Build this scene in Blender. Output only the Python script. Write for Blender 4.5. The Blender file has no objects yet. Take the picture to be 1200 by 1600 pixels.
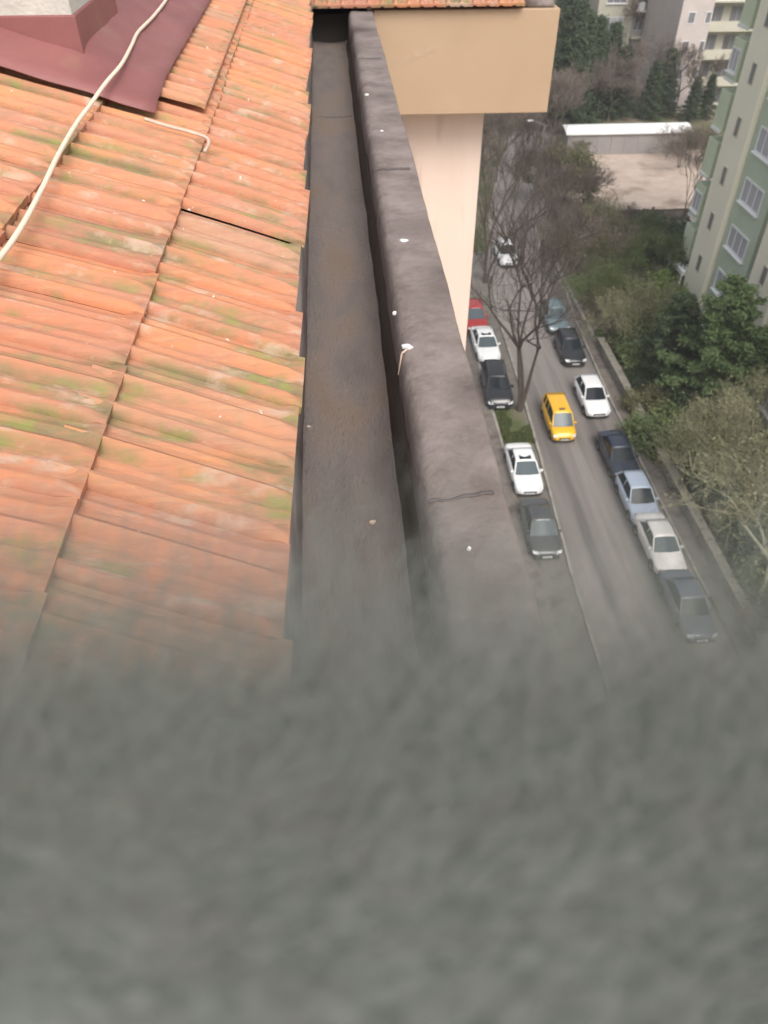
import bpy, bmesh, math, random
from mathutils import Vector, Matrix, noise
R = math.radians
random.seed(7)
scene = bpy.context.scene
col = scene.collection

# ------------------------------------------------------------------ camera, light, exposure
CAMZ = 28.0
PITCH, YAW = 41.97, 3.6
cd = bpy.data.cameras.new('camera'); cam = bpy.data.objects.new('camera', cd); col.objects.link(cam)
cam.location = (0, 0, CAMZ); cam.rotation_euler = (R(90 - PITCH), 0, R(-YAW))
cd.sensor_fit = 'VERTICAL'; cd.sensor_height = 36; cd.sensor_width = 27; cd.lens = 27.27
cd.clip_start = 0.004; cd.clip_end = 2000
cd.dof.use_dof = True; cd.dof.focus_distance = 1.35; cd.dof.aperture_fstop = 8
scene.camera = cam

SUN_EL, SUN_AZ = 50, 165          # azimuth measured clockwise from +Y (north)
w = bpy.data.worlds.new('World'); scene.world = w; w.use_nodes = True
nt = w.node_tree; nt.nodes.clear()
sky = nt.nodes.new('ShaderNodeTexSky'); sky.sky_type = 'NISHITA'; sky.sun_disc = False
sky.sun_elevation = R(SUN_EL); sky.sun_rotation = R(SUN_AZ); sky.dust_density = 5.0; sky.air_density = 1.2; sky.ozone_density = .6
bg = nt.nodes.new('ShaderNodeBackground'); bg.inputs[1].default_value = 0.13
wo = nt.nodes.new('ShaderNodeOutputWorld')
hs = nt.nodes.new('ShaderNodeHueSaturation'); hs.inputs['Saturation'].default_value = .35   # an overcast sky has little blue
nt.links.new(sky.outputs[0], hs.inputs['Color']); nt.links.new(hs.outputs[0], bg.inputs[0]); nt.links.new(bg.outputs[0], wo.inputs[0])
sd = bpy.data.lights.new('sun', 'SUN'); sd.energy = 1.1; sd.angle = R(35); sd.color = (1, .95, .88)
so = bpy.data.objects.new('sun', sd); col.objects.link(so)
a, e = R(SUN_AZ), R(SUN_EL)
so.rotation_euler = Vector((math.sin(a)*math.cos(e), math.cos(a)*math.cos(e), math.sin(e))).to_track_quat('Z', 'Y').to_euler()
so.location = (-20, -30, 60)
vs = scene.view_settings; vs.view_transform = 'Standard'; vs.look = 'None'; vs.gamma = 1; vs.use_curve_mapping = False
vs.exposure = 0.62

# ------------------------------------------------------------------ helpers
def ray(px, py):
    v = Vector(((px-600)/1212, (800-py)/1212, -1))
    return cam.rotation_euler.to_matrix() @ v
def at(px, py, z=0.0):
    d = ray(px, py); t = (z-CAMZ)/d.z
    return Vector((d.x*t, d.y*t, z))
def at_y(px, py, Y):
    d = ray(px, py); return Vector((0, 0, CAMZ)) + d*(Y/d.y)

def tag(o, label=None, cat=None, group=None, kind=None):
    if label: o['label'] = label
    if cat: o['category'] = cat
    if group: o['group'] = group
    if kind: o['kind'] = kind
    return o
def link(name, me, mats, parent=None, loc=(0,0,0), rot=(0,0,0), scale=None):
    o = bpy.data.objects.new(name, me); col.objects.link(o)
    if mats is not None:
        for m in (mats if isinstance(mats, (list, tuple)) else [mats]):
            if m.name not in [x.name for x in me.materials if x]: me.materials.append(m)
    o.location = loc; o.rotation_euler = rot
    if scale: o.scale = scale
    if parent: o.parent = parent
    return o
def empty(name, loc=(0,0,0), rz=0, **k):
    o = bpy.data.objects.new(name, None); col.objects.link(o); o.location = loc; o.rotation_euler = (0,0,rz)
    o.empty_display_size = .2
    tag(o, **k); return o
def inst(name, me, parent=None, loc=(0,0,0), rot=(0,0,0), scale=None):
    o = bpy.data.objects.new(name, me); col.objects.link(o); o.location = loc; o.rotation_euler = rot
    if scale: o.scale = scale
    if parent: o.parent = parent
    return o
def copy_tree(o, parent=None):
    c = o.copy(); col.objects.link(c); c.parent = parent
    for ch in list(o.children): copy_tree(ch, c)
    return c

class MB:
    def __init__(s): s.v = []; s.f = []
    def face(s, pts):
        n = len(s.v); s.v += [tuple(p) for p in pts]; s.f.append(tuple(range(n, n+len(pts))))
    def box(s, x0, x1, y0, y1, z0, z1, M=None):
        n = len(s.v)
        P = [(x0,y0,z0),(x1,y0,z0),(x1,y1,z0),(x0,y1,z0),(x0,y0,z1),(x1,y0,z1),(x1,y1,z1),(x0,y1,z1)]
        if M: P = [tuple(M @ Vector(p)) for p in P]
        s.v += P
        s.f += [tuple(n+i for i in q) for q in ((3,2,1,0),(4,5,6,7),(0,1,5,4),(1,2,6,5),(2,3,7,6),(3,0,4,7))]
        return s
    def tube(s, a, b, ra, rb, k=6, cap=False):
        a = Vector(a); b = Vector(b); d = b-a
        if d.length < 1e-6: return s
        q = d.to_track_quat('Z', 'Y'); n = len(s.v)
        for p, r in ((a, ra), (b, rb)):
            for i in range(k):
                t = 2*math.pi*i/k; s.v.append(tuple(p + q @ Vector((r*math.cos(t), r*math.sin(t), 0))))
        for i in range(k): s.f.append((n+i, n+(i+1) % k, n+k+(i+1) % k, n+k+i))
        if cap: s.f.append(tuple(n+k+i for i in range(k))); s.f.append(tuple(n+k-1-i for i in range(k)))
        return s
    def rings(s, rings, cap=True, closed=True):
        n = len(s.v); k = len(rings[0])
        for r in rings: s.v += [tuple(p) for p in r]
        for j in range(len(rings)-1):
            for i in range(k if closed else k-1):
                a = n+j*k+i; b = n+j*k+(i+1) % k
                s.f.append((a, b, b+k, a+k))
        if cap: s.f.append(tuple(n+i for i in reversed(range(k)))); s.f.append(tuple(n+(len(rings)-1)*k+i for i in range(k)))
        return s
    def mesh(s, name, smooth=False, bevel=0):
        me = bpy.data.meshes.new(name); me.from_pydata(s.v, [], s.f); me.update()
        if bevel:
            bm = bmesh.new(); bm.from_mesh(me)
            bmesh.ops.bevel(bm, geom=list(bm.edges), offset=bevel, segments=2, profile=.5, affect='EDGES', clamp_overlap=True)
            bm.to_mesh(me); bm.free()
        if smooth: me.polygons.foreach_set('use_smooth', [True]*len(me.polygons)); me.update()
        return me
    def build(s, name, mats, parent=None, smooth=False, bevel=0, **k):
        return link(name, s.mesh(name, smooth, bevel), mats, parent, **k)

# ------------------------------------------------------------------ materials
MATS = {}
def mat(name, c1, c2=None, scale=4, rough=.8, detail=6, bump=0, bscale=None, coat=0, metal=0, obj_var=0, lo=.35, hi=.65, coords='Position', stretch=None, spec=.4, trans=0, c3=None, s3=1, lo3=.6, hi3=.7):
    m = bpy.data.materials.new(name); m.use_nodes = True; n = m.node_tree.nodes; l = m.node_tree.links
    b = n['Principled BSDF']; b.inputs['Roughness'].default_value = rough
    b.inputs['Coat Weight'].default_value = coat; b.inputs['Metallic'].default_value = metal
    b.inputs['Specular IOR Level'].default_value = spec
    b.inputs['Transmission Weight'].default_value = trans
    b.inputs['Base Color'].default_value = (*c1, 1)
    if coords == 'Position': src = n.new('ShaderNodeNewGeometry').outputs['Position']
    else: src = n.new('ShaderNodeTexCoord').outputs['Object']
    if stretch:
        mp = n.new('ShaderNodeMapping'); mp.inputs['Scale'].default_value = stretch; l.new(src, mp.inputs[0]); src = mp.outputs[0]
    out = None
    if c2:
        t = n.new('ShaderNodeTexNoise'); t.inputs['Scale'].default_value = scale; t.inputs['Detail'].default_value = detail; t.inputs['Roughness'].default_value = .62
        l.new(src, t.inputs['Vector'])
        r = n.new('ShaderNodeMapRange'); r.inputs[1].default_value = lo; r.inputs[2].default_value = hi; l.new(t.outputs[0], r.inputs[0])
        x = n.new('ShaderNodeMix'); x.data_type = 'RGBA'; x.inputs[6].default_value = (*c1, 1); x.inputs[7].default_value = (*c2, 1)
        l.new(r.outputs[0], x.inputs[0]); out = x.outputs[2]
    if c3:
        t = n.new('ShaderNodeTexNoise'); t.inputs['Scale'].default_value = s3; t.inputs['Detail'].default_value = 5; l.new(src, t.inputs['Vector'])
        r = n.new('ShaderNodeMapRange'); r.inputs[1].default_value = lo3; r.inputs[2].default_value = hi3; l.new(t.outputs[0], r.inputs[0])
        x = n.new('ShaderNodeMix'); x.data_type = 'RGBA'; x.inputs[7].default_value = (*c3, 1)
        if out: l.new(out, x.inputs[6])
        else: x.inputs[6].default_value = (*c1, 1)
        l.new(r.outputs[0], x.inputs[0]); out = x.outputs[2]
    if obj_var:
        oi = n.new('ShaderNodeObjectInfo'); r = n.new('ShaderNodeMapRange'); r.inputs[3].default_value = 1-obj_var; r.inputs[4].default_value = 1+obj_var
        l.new(oi.outputs['Random'], r.inputs[0])
        h = n.new('ShaderNodeHueSaturation'); l.new(r.outputs[0], h.inputs['Value'])
        if out: l.new(out, h.inputs['Color'])
        else: h.inputs['Color'].default_value = (*c1, 1)
        out = h.outputs[0]
    if out: l.new(out, b.inputs['Base Color'])
    if bump:
        t = n.new('ShaderNodeTexNoise'); t.inputs['Scale'].default_value = bscale or scale*4; t.inputs['Detail'].default_value = 6; l.new(src, t.inputs['Vector'])
        bp = n.new('ShaderNodeBump'); bp.inputs['Strength'].default_value = bump; bp.inputs['Distance'].default_value = .01
        l.new(t.outputs[0], bp.inputs['Height']); l.new(bp.outputs[0], b.inputs['Normal'])
    MATS[name] = m
    return m

def tile_material():
    m = bpy.data.materials.new('terracotta_tile'); m.use_nodes = True; n = m.node_tree.nodes; l = m.node_tree.links
    b = n['Principled BSDF']; b.inputs['Roughness'].default_value = .8; b.inputs['Specular IOR Level'].default_value = .3
    oi = n.new('ShaderNodeObjectInfo'); geo = n.new('ShaderNodeNewGeometry'); tc = n.new('ShaderNodeTexCoord')
    cr = n.new('ShaderNodeValToRGB'); e = cr.color_ramp.elements
    e[0].position = 0; e[0].color = (.50, .215, .13, 1); e[1].position = 1; e[1].color = (.45, .26, .17, 1)
    for p, c in ((.25, (.56, .235, .12)), (.45, (.58, .265, .13)), (.62, (.46, .19, .12)), (.8, (.54, .26, .145))):
        x = e.new(p); x.color = (*c, 1)
    l.new(oi.outputs['Random'], cr.inputs[0])
    def nz(scale, det, src, lo, hi, stretch=None):
        v = src
        if stretch:
            mp = n.new('ShaderNodeMapping'); mp.inputs['Scale'].default_value = stretch; l.new(v, mp.inputs[0]); v = mp.outputs[0]
        t = n.new('ShaderNodeTexNoise'); t.inputs['Scale'].default_value = scale; t.inputs['Detail'].default_value = det; t.inputs['Roughness'].default_value = .65; l.new(v, t.inputs['Vector'])
        r = n.new('ShaderNodeMapRange'); r.inputs[1].default_value = lo; r.inputs[2].default_value = hi; l.new(t.outputs[0], r.inputs[0]); return r.outputs[0]
    def mix(f, a, c, mul=1.0):
        x = n.new('ShaderNodeMix'); x.data_type = 'RGBA'
        if mul != 1:
            k = n.new('ShaderNodeMath'); k.operation = 'MULTIPLY'; k.inputs[1].default_value = mul; l.new(f, k.inputs[0]); f = k.outputs[0]
        l.new(f, x.inputs[0]); l.new(a, x.inputs[6]); x.inputs[7].default_value = (*c, 1); return x.outputs[2]
    P = geo.outputs['Position']
    c = cr.outputs[0]
    c = mix(nz(3, 6, P, .45, .7, (1, 5, 1)), c, (.44, .225, .165), .75)           # pinkish brown wear, streaked down the slope
    c = mix(nz(22, 5, P, .5, .75, (1, 4, 1)), c, (.50, .33, .20), .55)
    c = mix(nz(16, 6, P, .47, .72, (.5, 9, 1)), c, (.34, .17, .12), .55)           # darker streaks down the slope            # fine pale streaks
    # moss sits in the troughs (low local z) where a large noise allows it
    sp = n.new('ShaderNodeSeparateXYZ'); l.new(tc.outputs['Object'], sp.inputs[0])
    tr = n.new('ShaderNodeMapRange'); tr.inputs[1].default_value = .030; tr.inputs[2].default_value = .014; l.new(sp.outputs[2], tr.inputs[0])
    mm = n.new('ShaderNodeMath'); mm.operation = 'MULTIPLY'; l.new(tr.outputs[0], mm.inputs[0]); l.new(nz(3.2, 5, P, .49, .63, (1, 2.2, 1)), mm.inputs[1])
    c = mix(mm.outputs[0], c, (.20, .19, .10), .8)
    m2 = n.new('ShaderNodeMath'); m2.operation = 'MULTIPLY'; l.new(mm.outputs[0], m2.inputs[0]); l.new(nz(14, 4, P, .5, .62), m2.inputs[1])
    c = mix(m2.outputs[0], c, (.26, .27, .08), .8)
    c = mix(nz(7, 5, P, .56, .66, (1, 2.5, 1)), c, (.50, .37, .28), .7)                        # grey lichen bloom
    c = mix(nz(26, 3, P, .70, .73), c, (.78, .72, .66), .85)                      # white specks
    l.new(c, b.inputs['Base Color'])
    t = n.new('ShaderNodeTexNoise'); t.inputs['Scale'].default_value = 130; t.inputs['Detail'].default_value = 5; l.new(P, t.inputs['Vector'])
    bp = n.new('ShaderNodeBump'); bp.inputs['Strength'].default_value = .35; bp.inputs['Distance'].default_value = .004; l.new(t.outputs[0], bp.inputs['Height']); l.new(bp.outputs[0], b.inputs['Normal'])
    return m
TILE = tile_material()
mat('membrane', (.165, .130, .118), (.27, .222, .205), scale=6, lo=.38, hi=.62, bump=.7, bscale=30, rough=.75, c3=(.095, .072, .064), s3=3.0, lo3=.52, hi3=.70)
mat('gutter_membrane', (.145, .120, .112), (.21, .174, .158), scale=2.2, stretch=(3, 1, 1), bump=.8, bscale=40, rough=.75, c3=(.19, .143, .112), s3=2.2, lo3=.52, hi3=.68)
mat('damp_shade_membrane', (.036, .025, .020), (.062, .045, .036), scale=5, bump=.4, bscale=50, rough=.6)  # damp brown, with the inner face's shade painted into the colour too
mat('beige_paint', (.42, .295, .195), (.45, .32, .215), scale=1.3, rough=.85, bump=.15, bscale=60, c3=(.58, .42, .28), s3=1.1, lo3=.62, hi3=.68)
mat('peach_render', (.70, .56, .48), (.76, .62, .54), scale=.8, rough=.9, bump=.3, bscale=30, stretch=(2.5, 1, .35), c3=(.56, .43, .36), s3=3, lo3=.58, hi3=.75)
mat('maroon_sheet', (.22, .082, .078), (.27, .105, .10), scale=4, rough=.55, bump=.3, bscale=9, c3=(.28, .15, .11), s3=5, lo3=.6, hi3=.78)
mat('cement', (.47, .46, .42), (.60, .58, .53), scale=6, rough=.9, bump=.5, bscale=60)
mat('cream_cable', (.80, .68, .54), rough=.5)
mat('mortar', (.66, .50, .40), (.52, .40, .32), scale=30, rough=.9)
mat('wool', (.112, .126, .110), (.182, .190, .168), scale=330, detail=3, rough=.95, lo=.35, hi=.65, stretch=(.5, 1.4, 1), c3=(.155, .145, .132), s3=160, lo3=.5, hi3=.75, bump=0)
mat('asphalt', (.225, .198, .184), (.29, .258, .24), scale=.7, rough=.9, stretch=(2.4, .12, 1), c3=(.135, .122, .115), s3=.35, lo3=.50, hi3=.66, bump=.2, bscale=20)
mat('parking_asphalt', (.15, .135, .12), (.19, .17, .15), scale=.8, rough=.9, c3=(.10, .092, .082), s3=1.3, lo3=.55, hi3=.72)
mat('pavement', (.15, .125, .115), (.20, .175, .15), scale=1.6, rough=.9, c3=(.10, .08, .075), s3=.9, lo3=.52, hi3=.68)
mat('kerb_stone', (.34, .32, .28), (.24, .22, .195), scale=1.4, rough=.9, obj_var=.12)
mat('wall_stone', (.22, .20, .165), (.29, .27, .225), scale=1.5, rough=.9, c3=(.13, .12, .09), s3=2.5, lo3=.56, hi3=.7, bump=.3, bscale=10)
mat('garden_soil', (.15, .13, .088), (.20, .165, .125), scale=.5, rough=1, c3=(.07, .095, .03), s3=.22, lo3=.46, hi3=.58)
mat('bare_earth', (.46, .36, .30), (.56, .46, .385), scale=.5, rough=1, c3=(.29, .215, .17), s3=.28, lo3=.53, hi3=.68)
mat('path_earth', (.32, .27, .21), (.26, .22, .175), scale=.7, rough=1)
mat('grass', (.075, .11, .03), (.11, .12, .05), scale=3, rough=1, obj_var=.1)
mat('bark_dark', (.075, .060, .050), (.11, .09, .075), scale=9, rough=.95)
mat('bark_brown', (.13, .10, .085), (.17, .14, .12), scale=9, rough=.95, obj_var=.12)
mat('twig_brown', (.17, .135, .118), (.22, .175, .145), scale=2, rough=.95, obj_var=.15)
mat('twig_olive', (.20, .20, .115), (.27, .26, .16), scale=2, rough=.95, obj_var=.12)
mat('bark_pale', (.40, .39, .27), (.32, .315, .22), scale=6, rough=.95)
mat('leaf_dark', (.045, .072, .034), (.075, .10, .050), scale=1.2, rough=.8, obj_var=.2)
mat('leaf_pine', (.085, .14, .050), (.135, .185, .075), scale=1.0, rough=.8, obj_var=.1)
mat('leaf_olive', (.125, .13, .058), (.17, .16, .08), scale=1.2, rough=.85, obj_var=.15)
mat('leaf_green', (.095, .135, .048), (.145, .175, .070), scale=1.2, rough=.8, obj_var=.15)
mat('leaf_bright', (.13, .21, .03), (.17, .25, .05), scale=1.2, rough=.8)
mat('leaf_rust', (.20, .12, .07), (.15, .10, .06), scale=1.2, rough=.85)
mat('tower_green', (.44, .51, .40), (.48, .545, .43), scale=.7, rough=.9, bump=.1, stretch=(1, 1, .4))
mat('tower_green_pale', (.54, .60, .44), (.58, .63, .47), scale=.7, rough=.9)
mat('tower_cream', (.78, .74, .61), (.82, .78, .65), scale=.6, rough=.9, stretch=(1, 1, .4))
mat('cream_wall', (.48, .46, .37), (.54, .51, .42), scale=.5, rough=.9)
mat('grey_wall', (.36, .33, .32), (.43, .40, .38), scale=.5, rough=.9)
mat('pink_wall', (.50, .435, .41), (.56, .49, .46), scale=.5, rough=.9)
mat('white_paint', (.80, .80, .79), (.72, .72, .72), scale=2, rough=.7)
mat('white_metal', (.84, .85, .84), rough=.5)
mat('window_frame', (.72, .72, .74), rough=.5)
mat('glass_grey', (.20, .20, .215), rough=.12, spec=.8)
mat('curtain_glass', (.42, .42, .46), rough=.2, spec=.7)
mat('dark_void', (.03, .024, .022), rough=.9)
mat('shed_wall', (.29, .265, .265), (.36, .34, .32), scale=.5, rough=.9)
mat('car_glass', (.015, .021, .027), rough=.12, spec=.22)
mat('car_glass_pale', (.075, .098, .108), rough=.15, spec=.3)
mat('tyre', (.02, .02, .02), rough=.85)
mat('rim', (.38, .38, .40), rough=.35, metal=.7)
mat('black_plastic', (.025, .025, .027), rough=.5)
mat('headlight', (.65, .68, .70), rough=.1, spec=.8)
mat('taillight', (.45, .02, .02), rough=.2)
mat('plate', (.80, .80, .80), rough=.5)
mat('plate_ink', (.03, .03, .03), rough=.6)
for k, c in {'white': (.80, .80, .80), 'pearl': (.80, .77, .74), 'yellow': (.80, .44, .015), 'black': (.02, .021, .024), 'graphite': (.060, .062, .066), 'navy': (.022, .03, .055),
             'silver_blue': (.42, .49, .60), 'red': (.35, .03, .03), 'silver': (.50, .52, .53), 'teal': (.14, .19, .21), 'slate': (.11, .13, .18)}.items():
    mat('paint_'+k, c, rough=.3, coat=.6, spec=.5)
M = MATS

# ------------------------------------------------------------------ ground and streets
def sheet(name, pts, z, m, div=0, thick=None):
    mb = MB()
    if thick is None: mb.face([(p[0], p[1], z) for p in pts])
    else:
        n = len(pts); mb.rings([[(p[0], p[1], z-thick) for p in pts], [(p[0], p[1], z) for p in pts]])
    o = mb.build(name, m); tag(o, kind='structure'); return o
sheet('ground', [(-600, -400), (700, -400), (700, 900), (-600, 900)], 0, M['garden_soil'])
CL = [(-60, 10.9, 17.1), (18, 10.9, 17.1), (26, 11.0, 17.05), (34, 11.4, 17.0), (42, 11.7, 17.1), (52, 11.9, 17.4), (62, 12.7, 18.4), (72, 14.4, 20.3), (82, 16.7, 22.5), (95, 20.5, 26.1), (110, 26.1, 30.9), (135, 38.5, 42.5), (170, 58.5, 62.5)]
def ribbon(f0, f1, ys=CL):
    L = [(f0(r), r[0]) for r in ys]; Rr = [(f1(r), r[0]) for r in ys]; return L + Rr[::-1]
def strip(name, fa, fb, z, m, y0=-60, y1=170, base=None, parent=None):
    mb = MB(); rows = [r for r in dense(CL) if y0 <= r[0] <= y1]
    for a, b in zip(rows[:-1], rows[1:]):
        mb.face([(fa(a), a[0], z), (fb(a), a[0], z), (fb(b), b[0], z), (fa(b), b[0], z)])
        if base is not None:
            mb.face([(fa(b), b[0], z), (fa(b), b[0], base), (fa(a), a[0], base), (fa(a), a[0], z)])
            mb.face([(fb(a), a[0], z), (fb(a), a[0], base), (fb(b), b[0], base), (fb(b), b[0], z)])
    return mb.build(name, m, parent)
def dense(c, step=2):
    out = []
    for a, b in zip(c[:-1], c[1:]):
        n = max(1, int((b[0]-a[0])/step))
        for i in range(n):
            t = i/n; out.append(tuple(a[k]+(b[k]-a[k])*t for k in range(3)))
    out.append(c[-1]); return out
road = strip('road', lambda r: r[1], lambda r: r[2], .012, M['asphalt']); tag(road, kind='structure')
bay = strip('parking_bay', lambda r: 9.25, lambda r: min(r[1]+.05, 30), .008, M['parking_asphalt'], -60, 64); tag(bay, kind='structure')
pv = strip('pavement', lambda r: r[2]+.15, lambda r: max(17.8, r[2]+1.0), .12, M['pavement'], -60, 170, 0); tag(pv, kind='structure')
fp = strip('footpath', lambda r: 6.2, lambda r: 9.3, .12, M['pavement'], -60, 64, 0); tag(fp, kind='structure')
yard = sheet('yard', [(.42, -60), (6.2, -60), (6.2, 64), (.42, 64)], .006, M['parking_asphalt'])
# kerb stones one by one where the photo shows them
kb = MB().box(0, .15, 0, .96, 0, .13).mesh('kerb_stone', bevel=.012); kb.materials.append(M['kerb_stone'])
def kerb_line(parent, f, y0, y1, z=0.0, step=.99):
    y = y0; rows = dense(CL, 1)
    while y < y1:
        r = min(rows, key=lambda q: abs(q[0]-y)); r2 = min(rows, key=lambda q: abs(q[0]-y-1.2))
        ang = math.atan2(f(r2)-f(r), max(.3, r2[0]-r[0]))
        inst('kerb_stone', kb, parent, (f(r)+random.uniform(-.012, .012), y, z+random.uniform(-.01, .006)), (0, 0, -ang))
        y += step
kerb_line(road, lambda r: r[1]-.15, 17, 62, .0)
kerb_line(pv, lambda r: r[2], 24, 70, .0)
kerb_line(fp, lambda r: 9.3, 33, 62, .0)
# grass patch of the tree pit
def grass_patch(name, x0, x1, y0, y1, n, h, m, seed=1, **k):
    rnd = random.Random(seed); mb = MB()
    for i in range(n):
        x, y = rnd.uniform(x0, x1), rnd.uniform(y0, y1); t = rnd.uniform(0, 6.3); hh = h*rnd.uniform(.5, 1.3); ww = .05+.05*rnd.random()
        if noise.noise(Vector((x*.6, y*.6, seed))) < -.12: continue
        dx, dy = math.cos(t)*ww, math.sin(t)*ww; lx, ly = rnd.uniform(-.08, .08), rnd.uniform(-.08, .08)
        mb.face([(x-dx, y-dy, .0), (x+dx, y+dy, .0), (x+lx, y+ly, hh)])
    return tag(mb.build(name, m), **k)
grass_patch('grass', 9.48, 11.4, 36.6, 40.0, 5000, .16, M['grass'], 3, label='green grass in the gap between the white car and the black car', cat='grass', kind='stuff')
sheet('soil', [(9.48, 36.4), (11.25, 36.4), (11.3, 40.6), (9.48, 40.6)], .014, M['garden_soil'])
# vacant lot and path
P = lambda x, y: at(x, y)[:2]
sheet('vacant_lot', [P(868, 345), P(1100, 347), P(1130, 235), P(865, 233)], .010, M['bare_earth'])
sheet('garden_path', [P(1015, 395), P(1040, 470), P(1075, 560), P(1130, 560), P(1100, 395)], .016, M['path_earth'])

# retaining wall along the garden, in coping stones
gw = empty('retaining_wall', (17.95, 30, 0), label='low grey retaining wall with coping between the pavement and the garden', cat='wall')
MB().box(0.06, .40, -16, 17.5, -.1, .72).build('wall', M['wall_stone'], gw)
cp = MB().box(0, .50, 0, .965, 0, .09).mesh('coping_stone', bevel=.015); cp.materials.append(M['wall_stone'])
for i in range(34):
    inst('coping_stone', cp, gw, (-.02+random.uniform(-.01, .01), -16+i*.985, .72+random.uniform(0, .008)))
gw2 = empty('garden_edging', (18.0, 49, 0), label='low broken stone edging beside the pavement behind the taxi', cat='edging')
for i in range(14):
    inst('edging_stone', kb, gw2, (random.uniform(-.03, .03), i*1.0, random.uniform(-.02, .03)), (0, random.uniform(-.05, .05), random.uniform(-.04, .02)), (1.6, 1, 2.4))

# ------------------------------------------------------------------ our building: roof, gutter, parapet, wing
bld = empty('apartment_building', (0, 0, 0), label='apartment building in the foreground with orange tiled roof, grey box gutter and peach wing', cat='building')
MB().box(-10, .325, -6, 7.295, 0, 26.5).build('wall', M['peach_render'], bld)
MB().box(.327, 1.335, 7.3, 18, 0, 26.3).build('wing_wall', M['peach_render'], bld)
MB().box(-10, .326, 7.31, 18, 0, 26.3).build('rear_wall', M['peach_render'], bld)
MB().box(.355, 1.79, 6.9, 18.4, 26.16, 26.895).build('fascia', M['beige_paint'], bld, bevel=.008)
mb = MB()
for qx, qy, r_ in ((603, 112, .022), (622, 100, .03), (640, 92, .032), (657, 84, .035), (671, 76, .04)):
    c = at_y(qx, qy, 6.898); mb.rings([[(c.x+r_*1.6*math.cos(t*.785), yy, c.z+r_*.8*math.sin(t*.785)) for t in range(8)] for yy in (6.8985-.0004*r_, 6.9005)][::-1])
mb.build('paint_patch', mat('patch_paint', (.47, .34, .24), (.43, .305, .205), scale=22), bld)
EX, EZ, TA = -.098, 27.1, math.tan(R(17)); SL = R(17)
def roofz(x): return EZ + TA*(EX-x)
# deck under the tiles
MB().rings([[(EX-.06, y, roofz(EX-.06)-.03), (-2.6, y, roofz(-2.6)-.03), (-2.6, y, 26.5), (EX-.06, y, 26.5)] for y in (-2, 7.2)]).build('roof_deck', M['dark_void'], bld)
MB().rings([[(-2.6, y, roofz(-2.6)-.03), (-8, y, 26.6), (-8, y, 26.5), (-2.6, y, 26.5)] for y in (-2, 7.2)]).build('rear_roof_slope', M['gutter_membrane'], bld)
# tile mesh: local x runs down the slope, y across, z up
PROF = [(0, .014), (.007, .024), (.015, .029), (.024, .027), (.034, .009), (.062, .007), (.069, .014), (.077, .014), (.084, .006), (.098, .007), (.107, .022), (.115, .028), (.124, .024), (.133, .008), (.160, .006), (.167, .012), (.175, .011), (.182, .005), (.199, .006)]
def tile_mesh(seed, L=.40, shear=.10):
    rnd = random.Random(seed); mb = MB(); T = .011
    bow = rnd.uniform(-.001, .002)
    rings = []
    for u, dz, fl_ in ((0, 0, 0), (L*.5, bow, 0), (L-.035, 0, .0), (L-.014, 0, .6), (L, -.003, .92)):
        # the nose of the tile flattens over the last centimetres
        top = [(u, v-shear*(u-L), z*(1-fl_)+.019*fl_+dz) for v, z in PROF]
        bot = [(u, v-shear*(u-L), z*(1-fl_*.6)+.010*fl_*.6+dz-T) for v, z in reversed(PROF)]
        rings.append(top+bot)
    mb.rings(rings)
    me = mb.mesh('roof_tile'); me.materials.append(TILE)
    me.polygons.foreach_set('use_smooth', [True]*len(me.polygons))
    me.set_sharp_from_angle(angle=R(40)); me.update(); return me
TM = [tile_mesh(i) for i in range(4)]; TA_ = [tile_mesh(i+4, shear=.20) for i in range(3)]
S = .3375; cs, sn = math.cos(SL), math.sin(SL)
rnd = random.Random(11)
for k in range(6):
    s_low = k*S
    skew = R([1.5, .5, .5, .5, .5, .5][k])
    for j in range(35):
        y = .12 + j*.2 + .012*k*1.7
        L = .40
        x_low = EX - s_low*cs; z_low = EZ + s_low*sn
        # upper end sits on the deck, lower end rides on the course below
        tilt = math.atan2(.020, L)
        jit = rnd.gauss(0, .0018)
        ang = SL - tilt + rnd.gauss(0, .004)
        # sagging verge near the camera
        dz = .004*math.sin(j*.7+k) 
        ux = x_low - L*math.cos(ang) + jit + (.010*math.sin(j*1.3) if k == 0 else 0)
        uz = z_low + L*math.sin(ang) - .003 + dz
        o = inst('roof_tile', rnd.choice(TA_ if k == 0 else TM), bld, (ux, y+math.sin(skew)*L*.5, uz), (0, 0, 0))
        o.rotation_euler = (Matrix.Rotation(-skew, 3, 'Z') @ Matrix.Rotation(ang, 3, 'Y') @ Matrix.Rotation(rnd.gauss(0, .012), 3, 'X')).to_euler()
SHORT = tile_mesh(3, L=.30, shear=.0)
# extra tiles laid over the course beside the chimney flashing
def roof_at(px, py, h=0):
    d = ray(px, py); o = Vector((0, 0, CAMZ))
    # z = EZ+TA*(EX-x)+h
    t = (EZ+TA*EX+h - o.z - 0)/(d.z + TA*d.x)
    return o + d*t
e0 = roof_at(318, 160, .05)
for j in range(13):
    o = inst('roof_tile', SHORT, bld, (e0.x-.30*cs, e0.y+.0+j*.2, e0.z+.30*sn-.030), (0, 0, 0))
    o.rotation_euler = (0, SL-.03, 0)
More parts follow.
